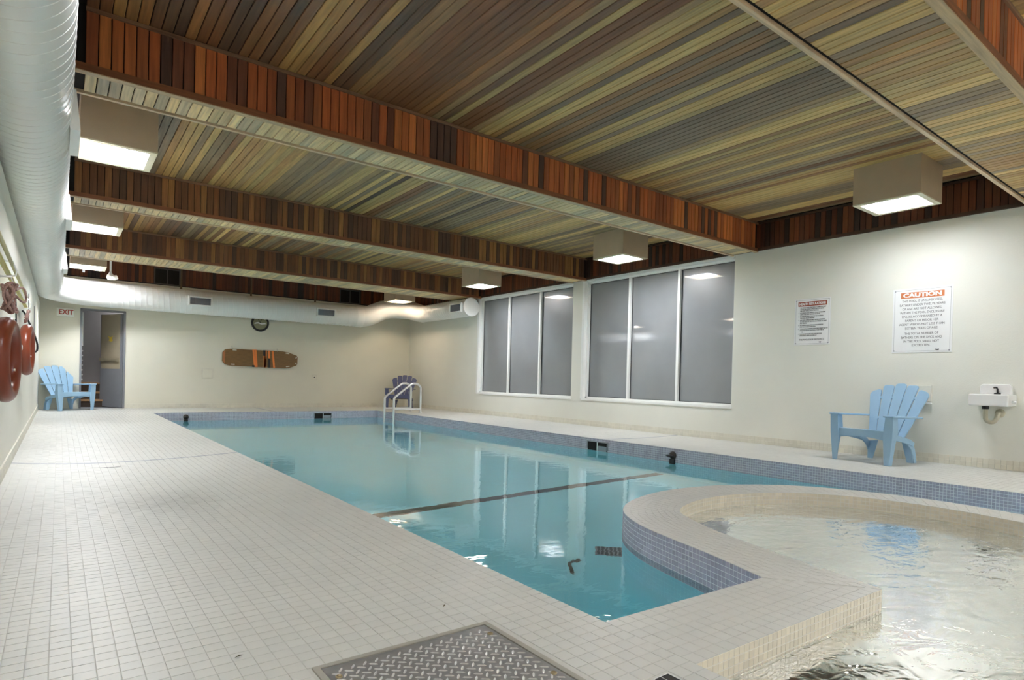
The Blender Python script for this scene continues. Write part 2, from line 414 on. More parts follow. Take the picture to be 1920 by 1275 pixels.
def col_key(t):
    s = [px(v) for v in t[0][4:]]
    if any(not (0 < a[0] < 1920 and 0 < a[1] < 1275) for a in s): return 0
    A = sum(s[i][0]*s[(i+1) % 4][1]-s[(i+1) % 4][0]*s[i][1] for i in range(4))/2
    return A*-1 if t[0][4][2] > ZWAT else 0
col.sort(key=lambda t: -abs(col_key(t)))
for vs, fs in col[:300]:
    c = sum((Vector(v) for v in vs), Vector())/8
    MB().add([Vector(v)-c for v in vs], fs).build('tile', BLUET, pool, loc=c)
mb = MB()
for vs, fs in col[300:]: mb.add(vs, fs)
mosaic(mb, [(XP1, -.6), (XP1, YP1)], 0, 10, .0262, .0014, side=1)
mosaic(mb, [(XP1, YP1), (XP0, YP1)], 0, 10, .0262, .0014, side=1)
mosaic(mb, [(XP0, YP1), (XP0, 1.389)], 0, 10, .0262, .0014, side=1)
mosaic(mb, [(XP0, 1.389), (2.346, 1.348)], 0, 10, .0262, .0014, side=1)
mb.build('waterline_tile_band', BLUETS, pool, kind='stuff')
mb = MB(); wallstrip(mb, SPA_EDGE, -1.0, -.16, True)
flat(mb, SPA_EDGE, lambda x, y: -.9)
spa = mb.build('spa_basin', SPAPL, None, kind='structure'); tag(spa, 'round whirlpool basin in pale plaster set beside the pool', 'spa')
# seat ring
ring = []
for i in range(NR+1):
    a = Vector(RI[i]); c = Vector(SC); ring.append((a, c+(a-c)*.62))
mb = MB()
for i in range(NR):
    a, b, c_, d = ring[i][0], ring[i+1][0], ring[i+1][1], ring[i][1]
    mb.quad((*a, -.45), (*b, -.45), (*c_, -.45), (*d, -.45)); mb.quad((*d, -.45), (*c_, -.45), (*c_, -.9), (*d, -.9))
mb.build('seat_step', SPAPL, spa)
mb = MB()
mosaic(mb, RI, 0, 6, .0262, .0014, side=-1)
near = []
mosaic(None, [(XP0, 1.033), RI[0]], 0, 6, .0262, .0014, side=-1, collect=near)
for vs, fs in near:
    c = sum((Vector(v) for v in vs), Vector())/8
    MB().add([Vector(v)-c for v in vs], fs).build('tile', SPAT1, spa, loc=c)
mosaic(mb, [(XP0, 1.033), (XP0, -.6)], 0, 6, .0262, .0014, side=1)
mb.build('spa_tile_band', SPAT, spa, kind='stuff')
mb = MB(); wallstrip(mb, SPA_EDGE, -.16, -.002, True)
tb = mb.build('spa_tile_bed', SPAG, spa)
for x, y, z in ((3.70, 2.535, -.25), (2.93, 2.06, -.25), (4.66, 2.08, -.25)):
    c = Vector(SC); dr = (c-Vector((x, y))).normalized()
    M = T(x+dr.x*.01, y+dr.y*.01, z) @ Vector((dr.x, dr.y, 0)).to_track_quat('Z', 'Y').to_matrix().to_4x4()
    MB().lathe([(.012, .0), (.012, .012), (.03, .014), (.036, .006), (.036, -.01)], 16, M).build('jet_fitting', BLACK, spa)
mb = MB(); flat(mb, POOL_EDGE, lambda x, y: ZWAT); wp = mb.build('pool_water', WATER, None, kind='stuff')
tag(wp, 'still clear turquoise water filling the long rectangular pool', 'water')
mb = MB(); flat(mb, SPA_EDGE, lambda x, y: ZSPA); ws = mb.build('spa_water', SPAW, None, kind='stuff')
tag(ws, 'rippling cloudy greenish grey water in the round whirlpool spa', 'water')
# pool fittings
def skimmer(name, label, loc, rz):
    t = thing(name, label, 'skimmer', loc, rz)
    b = MB(); b.box((-.205, -.004, -.15), (-.19, .012, -.04)).box((.19, -.004, -.15), (.205, .012, -.04)).box((-.205, -.004, -.05), (.205, .012, -.04)).box((-.205, -.004, -.23), (.205, .012, -.215))
    b.build('frame', GREYP, t); MB().box((-.01, -.004, -.22), (.004, .014, -.05)).build('divider', WHITE, t)
    MB().box((-.19, .0, -.215), (.19, .006, -.05)).build('opening', DARK, t)
    MB().box((-.18, .004, -.215), (-.02, .012, -.10), rot(.0, 'X')).build('weir_flap', GREYP, t)
    return t
skimmer('pool_skimmer', 'dark skimmer opening in the tile band below the windows', (XP1-.004, 6.05, 0), PI/2)
skimmer('pool_skimmer', 'dark skimmer opening in the tile band at the far end wall', (4.78, YP1-.004, 0), PI)
def anchor(loc, rz, label):
    t = thing('rope_anchor', label, 'anchor', loc, rz)
    M = rot(-PI/2, 'X')
    MB().lathe([(0, 0), (.05, 0), (.05, .012), (.03, .03), (.0, .034)], 16, M).build('flange', mat('dark_bronze', (.05, .04, .035), .4, metal=.5), t)
    MB().tube([(0, .02, -.01), (-.035, .05, -.005), (-.03, .09, 0), (0, .1, 0), (.03, .09, 0), (.035, .05, 0), (0, .02, 0)], .011, 8).build('ring', BLACK, t)
    MB().box((-.035, .0, -.3), (.035, .025, -.045)).build('mount_plate', BLACK, t)
anchor((XP1-.004, 4.74, -.085), PI/2, 'dark rope anchor on the pool wall under the windows')
anchor((2.03, YP1-.004, -.09), PI, 'small dark rope anchor near far left corner of the pool')
t = thing('main_drain', 'dark oblong drain grate lying on the pool floor beside the spa', 'drain', (3.4, 3.14, -1.3), -.8)
MB().box((-.16, -.09, 0), (.16, .09, .012)).build('grate_frame', GREYP, t)
mb = MB()
for k in range(9): mb.box((-.145+k*.0325, -.08, .012), (-.125+k*.0325, .08, .02))
mb.build('grate_bars', BLACK, t)
mb = MB(); mb.tube(smooth_path([(0, 0, .02), (.05, .07, .02), (.10, .15, .02), (.15, .16, .02), (.19, .14, .02), (.22, .17, .02)], 2), .014, 8)
tag(mb.build('pool_hose', BLACK, None, loc=(2.84, 3.02, -1.3)), 'short bent black hose piece lying on the pool floor', 'hose')

# ------------------------------------------------------------------ walls
WT = .2
W1, W2 = (8.46, 11.66), (5.04, 8.144); ZS0, ZS1 = .495, 2.672
mb = MB()
def yz(y0, y1, z0, z1, x0=XR, x1=XR+WT): mb.box((x0, y0, z0), (x1, y1, z1))
yz(YF, W2[0], -.1, 2.70); yz(W2[0], W2[1], -.1, ZS0); yz(W2[1], W1[0], -.1, 2.70); yz(W1[0], W1[1], -.1, ZS0); yz(W1[1], YB, -.1, 2.70)
yz(YF, YB, 2.675, 3.3, XR+.02)
wr = mb.build('wall_right', WALL, None, kind='structure'); tag(wr, 'pale cream wall along the right side with two tall windows', 'wall')
mb = MB(); D0, D1, DZ = .338, 1.124, 2.052
mb.box((XL-.3, YB, -.1), (D0, YB+WT, 3.3)); mb.box((D1, YB, -.1), (XR+.3, YB+WT, 3.3)); mb.box((D0, YB, DZ), (D1, YB+WT, 3.3))
wb = mb.build('wall_back', WALLB, None, kind='structure'); tag(wb, 'beige far wall with the open door and spine board', 'wall')
mb = MB(); mb.box((XL-WT, YF, -.1), (XL, YB, 2.10)); mb.box((XL-WT-.1, YF, 2.10), (XL-.13, YB, 3.3))
wl = mb.build('wall_left', WALL, None, kind='structure'); tag(wl, 'pale wall along the left deck under the round duct', 'wall')
wf = MB().box((XL-.3, YF-.2, -.1), (XR+.3, YF, 3.3)).build('wall_front', WALL, None, kind='structure'); tag(wf, 'pale wall behind the camera', 'wall')
# base tile
def base(name, pts, side, lab):
    root = MB(); 
    n = len(pts)
    for a, b in zip(pts, pts[1:]):
        e = (Vector(b)-Vector(a)).normalized(); nn = Vector((-e.y, e.x))*side*.004
        root.quad((a[0]+nn.x, a[1]+nn.y, -.06), (b[0]+nn.x, b[1]+nn.y, -.06), (b[0]+nn.x, b[1]+nn.y, .1), (a[0]+nn.x, a[1]+nn.y, .1))
    r = root.build(name, SPAG, None, kind='structure'); tag(r, lab, 'baseboard')
    m2 = MB(); mosaic(m2, pts, .1, 3, .05, .011, gap=.002, side=side); m2.build('base_tile_rows', BASET, r, kind='stuff')
base('baseboard_right', [(XR, YF), (XR, YB)], 1, 'low band of beige tiles along foot of right wall')
base('baseboard_back', [(D1+.05, YB), (XR, YB)], -1, 'low band of beige tiles along foot of far wall')
base('baseboard_left', [(XL, YF), (XL, YB)], -1, 'low band of beige tiles along foot of left wall')
# windows
def window(name, y0, y1, lab):
    X0 = XR+.115
    t = MB(); t.box((X0-.05, y0, ZS0-.02), (X0+.05, y1, ZS0+.035)); t.box((X0-.05, y0, ZS1-.05), (X0+.05, y1, ZS1+.02))
    for k, yy in enumerate((y0, y1-.045)): t.box((X0-.05, yy, ZS0), (X0+.05, yy+.045, ZS1))
    o = t.build(name, WHITE, None, kind='structure'); tag(o, lab, 'window')
    s = (y1-y0-.0)/3
    for k in (1, 2): bevel(MB().box((X0-.045, y0+k*s-.024, ZS0+.035), (X0+.045, y0+k*s+.024, ZS1-.05)).build('mullion', WHITE, o))
    for k in range(3):
        a = y0+k*s+(.024 if k else .045); b = y0+(k+1)*s-(.024 if k < 2 else .045)
        p = MB().box((X0+.012, a-.005, ZS0+.03), (X0+.02, b+.005, ZS1-.045)).build('pane', GLASS, o)
        g = MB(); r = .007
        g.box((X0+.0, a, ZS0+.035), (X0+.013, a+r, ZS1-.05)); g.box((X0+.0, b-r, ZS0+.035), (X0+.013, b, ZS1-.05))
        g.box((X0+.0, a, ZS0+.035), (X0+.013, b, ZS0+.035+r)); g.box((X0+.0, a, ZS1-.05-r), (X0+.013, b, ZS1-.05)); g.build('gasket', BLACK, p)
    MB().box((XR-.012, y0-.01, ZS0-.03), (X0-.04, y1+.03, ZS0+.006)).build('window_sill', WHITE, o)
    MB().box((XR-.008, y1-.006, ZS0+.002), (XR+.068, y1+.055, ZS1-.002)).build('jamb', WHITE, o)
    MB().box((XR-.010, y0+.004, ZS1-.02), (XR+.062, y1+.05, ZS1+.016)).build('head_trim', WHITE, o)
window('window_1', W1[0], W1[1], 'far three-pane frosted window at the left')
window('window_2', W2[0], W2[1], 'nearer three-pane frosted window beside the signs')

# ------------------------------------------------------------------ wood ceiling
BP = .0685; X0W = .105; NBX = int((XR-.03-X0W)/BP)
ceil = MB().box((XL-.4, YF, ZC+.012), (XR+.3, YB+.1, ZC+.15)).build('ceiling', DARK, None, kind='structure'); tag(ceil, 'dark cedar board ceiling between the beams', 'ceiling')
def plank_mesh(L, axis, m):
    wd, th, c = BP-.0055, .014, .003
    # cross-section: visible face at -n side
    prof = [(-wd/2, th), (-wd/2, c), (-wd/2+c, 0), (wd/2-c, 0), (wd/2, c), (wd/2, th)]
    vs = []
    for s in (0, L):
        for a, b in prof:
            vs.append({'y': (a, s, b), 'z': (a, b, s), 'x': (s, a, b)}[axis])
    n = 6; fs = [(i, i+1, i+1+n, i+n) for i in range(n-1)]+[tuple(range(n)), tuple(range(2*n-1, n-1, -1))]
    return MB().add(vs, fs).mesh('plank', m)
def pick(pal, x=0.):
    if callable(pal): pal = pal(x)
    c = random.choice(pal); k = random.uniform(.85, 1.15); return tuple(x*k for x in c)
def run(y, length, z, axis, parent, pal, single, thick_dir=1):
    """a row of planks across X; axis y = ceiling boards, z = upright face boards"""
    if single:
        me = plank_mesh(length, axis, WY if axis == 'y' else WZ)
        cprev = pick(pal)
        for i in range(NBX):
            c = pick(pal, X0W+i*BP) if random.random() < .8 else cprev; cprev = c
            link('plank', me, parent, (X0W+(i+.5)*BP, y, z), col=c)
    else:
        mb = MB()
        for i in range(NBX):
            x = X0W+(i+.5)*BP; c = pick(pal, x); w2 = (BP-.0045)/2
            if axis == 'y': mb.box((x-w2, y, z), (x+w2, y+length, z+.014), col=c)
            else: mb.box((x-w2, y, z), (x+w2, y+.014, z+length), col=c)
        mb.build('plank_field', WYA if axis == 'y' else WZA, parent, kind='stuff')
bays = [(BEAMS[0][1], BEAMS[1][0], True), (BEAMS[1][1], BEAMS[2][0], True), (BEAMS[2][1], BEAMS[3][0], False), (BEAMS[3][1], YB, False), (YF, BEAMS[0][0], False)]
def warm_to_tan(lo, hi): return lambda x: PAL_TAN if random.random() < min(max((x-lo)/(hi-lo), .0), .93) else PAL_WARM  # varnish sheen and lighting put into board colour: redder left, tanner right
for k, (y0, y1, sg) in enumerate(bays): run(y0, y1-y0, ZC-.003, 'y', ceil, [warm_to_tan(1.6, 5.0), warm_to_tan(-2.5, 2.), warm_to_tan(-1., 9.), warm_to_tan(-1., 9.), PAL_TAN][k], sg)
TR_RED, TR_TAN, TR_DK = (.24, .085, .032), (.72, .54, .34), (.22, .12, .065)
ords = ['beam in front, nearest the camera at top right', 'second beam, large red-brown one crossing the whole picture', 'third beam, behind the large one', 'farthest beam, nearest to the end wall']
for k, (y0, y1) in enumerate(BEAMS):
    b = MB().box((XL-.1, y0+.018, ZB+.018), (XR-.005, y1-.018, ZC+.012)).build('beam', DARK, None, kind='structure')
    tag(b, 'cedar clad ceiling '+ords[k], 'beam')
    run(y0, ZC-.02-ZB-.035, ZB+.035, 'z', b, PAL_RED if k < 2 else PAL_BRN, k < 3)
    run(y0+.045, y1-y0-.095, ZB, 'y', b, PAL_TAN if k == 0 else PAL_PALE, k < 3)
    # trims: red strip at the foot of the face, pale strip under the front edge, dark slot and pale lip at the back, top mould
    link('trim', MB().box((X0W-.1, y0-.012, ZB+.0), (XR-.01, y0+.004, ZB+.045)).mesh('trim', WX), b, col=TR_RED)
    link('trim', MB().box((X0W-.1, y0-.010, ZB-.006), (XR-.01, y0+.045, ZB+.004)).mesh('trim', WX), b, col=(.55, .40, .22))
    link('trim', MB().box((X0W-.1, y1-.020, ZB-.006), (XR-.01, y1+.010, ZB+.03)).mesh('trim', WX), b, col=TR_TAN)
    link('trim', MB().box((X0W-.0, y0-.014, ZC-.03), (XR-.01, y0+.004, ZC-.006)).mesh('trim', WX), b, col=TR_DK)
    mb = MB()
    mb.box((X0W, y1-.004, ZB+.03), (XR-.01, y1+.004, ZC)); mb.build('rear_board', mat('dark_board', (.07, .035, .018), .6, var=.2), b)
# wood bands above the right wall and the far wall
def upright_band(name, lab, pts_fn, n, single):
    r = thing(name, lab, 'wood band', kind='structure'); me = plank_mesh(ZC-ZB-.03, 'z', WZ)
    for i in range(n):
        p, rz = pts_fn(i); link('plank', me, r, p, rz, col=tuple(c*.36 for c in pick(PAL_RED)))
    return r
nr = int((YB-.4)/BP)
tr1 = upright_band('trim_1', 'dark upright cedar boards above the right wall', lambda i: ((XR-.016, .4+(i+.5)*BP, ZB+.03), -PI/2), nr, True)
link('trim_strip', MB().box((XR-.03, .4, ZB+.012), (XR+.02, YB, ZB+.05)).mesh('trim_strip', mat('dark_board', None)), tr1)
link('trim_strip', MB().box((XR-.03, .4, ZC-.03), (XR+.02, YB, ZC-.004)).mesh('trim_strip', mat('dark_board', None)), tr1)
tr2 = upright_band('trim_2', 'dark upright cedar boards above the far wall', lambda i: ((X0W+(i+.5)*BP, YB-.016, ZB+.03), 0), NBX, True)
MB().box((X0W, YB-.003, ZB+.01), (XR-.04, YB-.001, ZC)).build('backing', DARK, tr2)
MB().box((XR-.0022, .4, ZB+.028), (XR-.0012, YB-.04, ZC)).build('backing', DARK, tr1)
for x in (2.14, 3.60, 5.12): MB().box((x-.018, YB-.045, 2.45), (x+.018, YB-.015, ZC-.01)).build('batten', mat('batten_wood', (.16, .10, .05), .5), tr2)
for x0, x1, lab in ((1.62, 2.12, 'dark double louvre window high on the far wall towards the left'), (5.75, 6.30, 'dark double louvre window high on the far wall near the duct bend')):
    t = thing('louvre_vent', lab, 'vent', (x0, YB-.02, ZB+.02)); wdt = x1-x0
    fr = MB(); fr.box((0, -.03, 0), (wdt, .0, .02)).box((0, -.03, .33), (wdt, 0, .35)).box((0, -.03, 0), (.02, 0, .35)).box((wdt-.02, -.03, 0), (wdt, 0, .35)).box((wdt/2-.008, -.03, 0), (wdt/2+.008, 0, .35))
    fr.build('frame', mat('vent_frame', (.10, .09, .08), .6), t)
    MB().box((.01, -.008, .01), (wdt-.01, 0, .34)).build('screen', DARK, t)

# ------------------------------------------------------------------ ceiling lamps
HX, HY, HZ = .55, .62, ZC-.004-2.705
def lamp():
    t = thing('ceiling_light', 'x', 'ceiling light', group='box lamps under the cedar ceiling')
    h = MB(); w2, l2 = HX/2, HY/2; th = .012
    h.box((-w2, -l2, 0), (-w2+th, l2, HZ)).box((w2-th, -l2, 0), (w2, l2, HZ)).box((-w2+th, -l2, 0), (w2-th, -l2+th, HZ)).box((-w2+th, l2-th, 0), (w2-th, l2, HZ)).box((-w2+th, -l2+th, .06), (w2-th, l2-th, .08))
    g = .043; h.box((-w2+th, -l2+th, 0), (-w2+g, l2-th, .06)).box((w2-g, -l2+th, 0), (w2-th, l2-th, .06)).box((-w2+g, -l2+th, 0), (w2-g, -l2+g, .06)).box((-w2+g, l2-g, 0), (w2-g, l2-th, .06))
    h.build('housing', TAUPE, t)
    r = MB(); i = .055
    r.box((-w2, -l2, -.012), (w2, -l2+i, 0)).box((-w2, l2-i, -.012), (w2, l2, 0)).box((-w2, -l2+i, -.012), (-w2+i, l2-i, 0)).box((w2-i, -l2+i, -.012), (w2, l2-i, 0)); r.build('rim', CREAM, t)
    MB().box((-w2+i, -l2+i, .026), (w2-i, l2-i, .034)).build('diffuser', DIFF, t)
    return t
l0 = lamp()
spots = [(6.855, 2.60, 'taupe box lamp nearest the camera on the right, above the signs'), (6.86, 6.42, 'taupe box lamp second on the right, near the nearer window'), (6.86, 10.22, 'taupe box lamp third on the right, before the far window'),
         (6.78, 13.75, 'box lamp with warm glow above the bend of the duct'), (.39, 6.415, 'large taupe box lamp at left behind the red-brown beam'), (.39, 9.90, 'taupe box lamp second at left beside the duct'),
         (.41, 13.70, 'glaring box lamp farthest at left above the door corner'), (.39, 2.60, 'box lamp at left nearest the camera, beside the duct'), (6.86, -1.2, 'box lamp on the right behind the camera'), (.39, -1.2, 'box lamp on the left behind the camera'), (3.4, -1.2, 'added fill box lamp in the middle behind the camera')]  # the middle lamp is added, unseen fill for near deck and spa
for k, (x, y, lab) in enumerate(spots):
    o = l0 if k == 0 else copy_tree(l0); o.location = (x, y, 2.705); o['label'] = lab
    d = [c for c in o.children if c.name.startswith('diffuser')][0]
    d.data = d.data.copy(); d.data.materials.clear(); d.data.materials.append(emit('lamp_panel', (1., .80, .60) if k == 3 else (.95, .985, 1.06), LAMP*POWER[k]))   # strength set lamp by lamp to balance the light

# ------------------------------------------------------------------ air duct
duct = thing('air_duct', 'long round spiral air duct along left wall and far wall', 'duct')
RD = .228; XD, ZD = -.185, 2.32; YDB = 14.64; RBK = .255
path = [(XD, YF, ZD, RD), (XD, 13.3, ZD, RD)]
for i in range(1, 13):
    a = PI/2*i/12; rr = .8
    path.append((XD+rr*(1-math.cos(a)), 13.84+rr*math.sin(a)-.0, ZD, RD+(RBK-RD)*i/12))
path.append((6.02, YDB, 2.325, RBK))
def ductseg(name, pts, m=DUCT, seg=40, cap=False): return MB().tube([p[:3] for p in pts], 0, seg, cap=cap, radii=[p[3] for p in pts]).build(name, m, duct)
ductseg('duct_run', path)
# spiral seam
def seam_along(x0, y0, x1, y1, z, r, pitch=.103, seg=36):
    L = math.dist((x0, y0), (x1, y1)); e = Vector((x1-x0, y1-y0, 0)).normalized(); q = Vector((-e.y, e.x, 0))
    n = int(L/pitch*seg); pts = []; rad = []
    for i in range(n+1):
        t = pitch*i/seg; a = 2*PI*i/seg
        pts.append(Vector((x0, y0, z))+e*t+(q*math.cos(a)+Vector((0, 0, 1))*math.sin(a))*r)
    return pts
mb = MB()
mb.tube(seam_along(XD, .2, XD, 13.3, ZD, RD), .0026, 4)
mb.tube(seam_along(.75, YDB, 5.9, YDB, ZD, RBK+.001), .004, 4)
mb.build('spiral_seam', SEAM, duct)
off = [(6.0, YDB, 2.325, RBK+.004), (6.18, YDB, 2.33, RBK+.004), (6.36, YDB-.0, 2.37, RBK), (6.55, YDB-.02, 2.46, .25), (6.72, YDB-.05, 2.54, .245), (6.9, YDB-.08, 2.58, .24), (7.08, YDB-.13, 2.595, .24), (7.24, YDB-.24, 2.59, .24), (7.36, YDB-.42, 2.56, .235), (7.44, YDB-.62, 2.50, .23), (7.49, YDB-.80, 2.455, .22), (7.5, YDB-.98, 2.45, .21)]
ductseg('offset_bend', off)
ductseg('coupling', [(5.97, YDB, 2.325, RBK+.012), (6.16, YDB, 2.325, RBK+.012)], SEAM)
ductseg('right_run', [(7.5, YDB-.95, 2.45, .207), (7.5, 11.58, 2.45, .207)])
MB().tube([(7.5, 11.6, 2.45), (7.5, 11.55, 2.45)], .214, 40).build('end_cap', WHITE, duct)
mb = MB(); mb.tube(seam_along(7.5, 11.6, 7.5, 13.6, 2.45, .208), .003, 4); mb.build('spiral_seam', SEAM, duct)
for x, y, z in ((7.5, 11.75, 2.65), (7.5, 13.1, 2.65)): MB().tube([(x, y, z), (x, y, ZC-.02)], .008, 6).build('hanger', GREYP, duct)
def grille(M, lw, lh):
    """supply grille, face towards local +Y"""
    t = .028; b = MB(); b.box((-lw/2, 0, -lh/2), (lw/2, .05, -lh/2+t), M).box((-lw/2, 0, lh/2-t), (lw/2, .05, lh/2), M).box((-lw/2, 0, -lh/2+t), (-lw/2+t, .05, lh/2-t), M).box((lw/2-t, 0, -lh/2+t), (lw/2, .05, lh/2-t), M)
    o = b.build('supply_grille', WHITE, duct)
    MB().box((-lw/2+t, 0, -lh/2+t), (lw/2-t, .02, lh/2-t), M).build('backing', GREYP, o)
    n = int((lw-2*t)/.02); m2 = MB()
    for i in range(n): m2.box((-.0015, -.01, -lh/2+t), (.0015, .01, lh/2-t), M @ T(-lw/2+t+(i+.5)*.02, .034, 0) @ rot(.5, 'Z'))
    m2.build('louvre_slats', mat('louvre_grey', (.30, .31, .34), .4), o)
for x in (2.41, 5.15): grille(T(x, YDB-RBK+.01, 2.325) @ rot(PI, 'Z'), .46, .2)
grille(T(7.5-.20, 11.87, 2.43) @ rot(PI/2, 'Z'), .5, .21)
for y in (4.75, 7.45, 11.0): grille(T(XD+RD-.02, y, 2.34) @ rot(-PI/2, 'Z') @ rot(.1, 'X'), .55, .24)

# ------------------------------------------------------------------ far wall: door, exit sign, clock, spine board, boxes
df = MB(); jw = .035
df.box((D0, YB-.012, 0), (D0+jw, YB+.12, DZ)).box((D1-jw, YB-.012, 0), (D1, YB+.12, DZ)).box((D0, YB-.012, DZ-jw), (D1, YB+.12, DZ))
door = df.build('door_1', DOORP, None, kind='structure'); tag(door, 'grey metal door standing open in the far wall at left', 'door')
ang_ = math.atan2(15.56-15.20, .86-1.085)   # direction of the open leaf from its hinge
leafM = T(1.085, YB+.10, .012) @ rot(math.radians(118), 'Z')
MB().box((0, -.022, 0), (.735, .022, 1.99), leafM).build('door_leaf', DOORP, door)
MB().box((.06, .0225, .82), (.70, .026, 1.985), leafM).build('door_panel', TAN, door, label='tan upper part of the open door leaf')
MB().prism([(.30, 1.42), (.36, 1.40), (.44, 1.42), (.42, 1.47), (.47, 1.52), (.37, 1.50), (.30, 1.52), (.33, 1.47)], .026, .028, leafM @ rot(PI/2, 'X') @ Matrix.Diagonal((1, 1, -1, 1))).build('sticker', mat('sticker_yellow', (.75, .55, .05), .5), door)
pb = MB(); pb.box((.08, .022, .98), (.16, .075, 1.05), leafM).box((.58, .022, .98), (.67, .08, 1.05), leafM).box((.1, .055, .995), (.66, .078, 1.035), leafM)
pb.build('push_bar', mat('bar_metal', (.42, .37, .26), .35, metal=.5), door)
# room beyond
rb = MB()
rb.box((-.4, 16.6, -.1), (2.4, 16.7, 3)).box((-.5, YB+.2, -.1), (-.4, 17.7, 3)).box((2.3, YB+.2, -.1), (2.4, 17.7, 3)).box((-.5, YB+.2, 2.4), (2.4, 17.7, 2.5)).box((-.5, YB+.1, -.2), (2.4, 17.7, -.004))
o = rb.build('stair_hall', GREYP, None, kind='structure'); tag(o, 'small grey hall seen through the open door', 'hall')
hl = thing('hall_fill_light', 'added round fill light in the hall beyond the open door', 'ceiling light', (1.3, 16.2, 2.40))  # unseen lamp added to brighten the hall wall and steps
MB().lathe([(0, -.06), (.10, -.055), (.14, -.03), (.15, 0)], 20).build('globe', emit('hall_fill_globe', (1., .95, .9), 7.), hl)
st = thing('stair', 'short flight of wooden steps beyond the open door', 'stair', (.30, 15.75, 0))
for i, z in enumerate((.16, .32, .52)):
    MB().box((0, .02+.26*i, 0), (1.3, .02+.26*(i+1), z-.03)).build('riser', mat('riser_dark', (.055, .035, .022), .7), st)
    MB().box((0, .26*i, z-.035), (1.3, .3+.26*i, z)).build('tread', ROOMW, st)
bl = thing('slatted_screen', 'narrow slatted white panel just inside the open doorway', 'screen', (.36, 15.5, .55))
MB().box((0, 0, .75), (.045, .02, 1.45)).build('board', WHITE, bl)
for i in range(7): MB().box((0, 0, .03+i*.1), (.045, .02, .055+i*.1)).build('slat', WHITE, bl)
es = thing('exit_sign', 'white exit sign with red letters beside the door', 'sign', (.09, YB, 1.94))
bevel(MB().box((-.14, -.06, -.085), (.14, 0, .085)).build('box', mat('exit_white', (.86, .85, .78), .4), es), .006)
text('EXIT', es, .135, REDT, T(0.015, -.062, 0) @ rot(PI/2, 'X'), bold=.004, sx=.85)
ck = thing('wall_clock', 'round black rimmed wall clock half hidden by the duct', 'clock', (3.82, YB, 2.015))
Mk = rot(PI/2, 'X')
MB().lathe([(.158, 0), (.198, 0), (.205, .02), (.198, .04), (.17, .045), (.158, .03)], 40, Mk).build('rim', BLACK, ck)
MB().lathe([(0, .022), (.16, .022)], 40, Mk).build('face', mat('clock_face', (.27, .27, .16), .4), ck)
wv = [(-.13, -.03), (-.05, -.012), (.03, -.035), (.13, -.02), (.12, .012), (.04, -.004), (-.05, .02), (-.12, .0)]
MB().prism(wv, .023, .025, Mk).build('face_wave', SIGNW, ck)  # pale wavy mark across the clock face
MB().prism([(-.006, 0), (.006, 0), (.03, .09), (.02, .095)], .026, .028, Mk).build('clock_hand', BLACK, ck)
MB().prism([(-.005, 0), (.005, 0), (-.05, .11), (-.06, .105)], .026, .028, Mk).build('clock_hand', BLACK, ck)
# spine board
sb = thing('spine_board', 'brown wooden spine board with orange straps hung on far wall', 'rescue board', (3.86, YB-.02, 1.165)); sb.rotation_euler = (0, math.radians(.9), 0)
ol = [(-.86, -.10), (-.80, -.17), (-.70, -.195), (.55, -.205), (.66, -.19), (.83, -.12), (.85, -.08), (.85, .08), (.83, .12), (.62, .19), (.5, .205), (-.68, .195), (-.80, .17), (-.86, .10)]
Ms = rot(PI/2, 'X')
MB().prism(ol, 0, .025, Ms).build('board', SPINE, sb)
for x, y, a in ((-.63, -.165, 0), (.62, -.155, .15), (-.60, .17, 0), (.60, .165, -.1), (.815, .07, 1.2), (.815, -.07, -1.2)):
    MB().prism([(-.05, -.012), (.05, -.012), (.055, 0), (.05, .012), (-.05, .012), (-.055, 0)], .0255, .027, Ms @ T(x, y, 0) @ rot(a, 'Z') @ Matrix.Diagonal((.8 if abs(a) < 1 else .35, 1, 1, 1))).build('hand_hole', WALLB, sb)
MB().prism([(-.845, -.1), (-.80, -.15), (-.80, .15), (-.845, .1)], .0255, .029, Ms).build('head_band', mat('band_rust', (.42, .16, .06), .6), sb)
for x, tl, cols in ((-.185, .04, 0), (-.135, .03, 0), (.06, .03, 2), (.10, -.02, 0), (.175, .0, 1), (.255, .04, 0)):
    wdt = .026 if cols == 0 else .03
    MB().prism([(x-wdt, .206), (x+wdt*.6, .206), (x+wdt+tl, -.206), (x-wdt*.6+tl, -.206)][::-1], .026, .032, Ms).build('strap', STRAP, sb)
    if cols == 1: MB().prism([(x-.03, .02), (x+.03, .02), (x+.035, -.206), (x-.025, -.206)][::-1], .032, .036, Ms).build('strap', BLACK, sb)
    if cols == 2: MB().prism([(x-.03, .206), (x+.025, .206), (x+.03, .07), (x-.025, .07)][::-1], .032, .036, Ms).build('strap', BLACK, sb)
MB().box((-.205, -.036, -.206), (-.15, -.025, -.165)).build('buckle', BLACK, sb)
for x in (-.66, .36): MB().tube([(x, .012, .26), (x, -.035, .25), (x, -.04, .19), (x, -.04, .215)], .005, 6).build('wall_hook', STEEL, sb)
def plate(name, lab, cat, loc, wdt, h, d=.012, rim=True):
    t = thing(name, lab, cat, loc)
    bevel(MB().box((-wdt/2, -d, -h/2), (wdt/2, 0, h/2)).build('frame', mat('plate_cream', (.68, .66, .56), .5), t), .003)
    bevel(MB().box((-wdt/2+.025, -d-.006, -h/2+.025), (wdt/2-.025, -d, h/2-.025)).build('cover', WALLB, t), .003); return t
plate('access_panel', 'square cream access panel on the far wall left of board', 'panel', (2.71, YB, .785), .24, .23)
t = plate('wall_outlet', 'small square outlet box on the far wall below the duct', 'outlet', (5.147, YB, .75), .14, .14)
MB().lathe([(0, .019), (.015, .019), (.015, .012)], 12, rot(PI/2, 'X')).build('socket', BLACK, t)
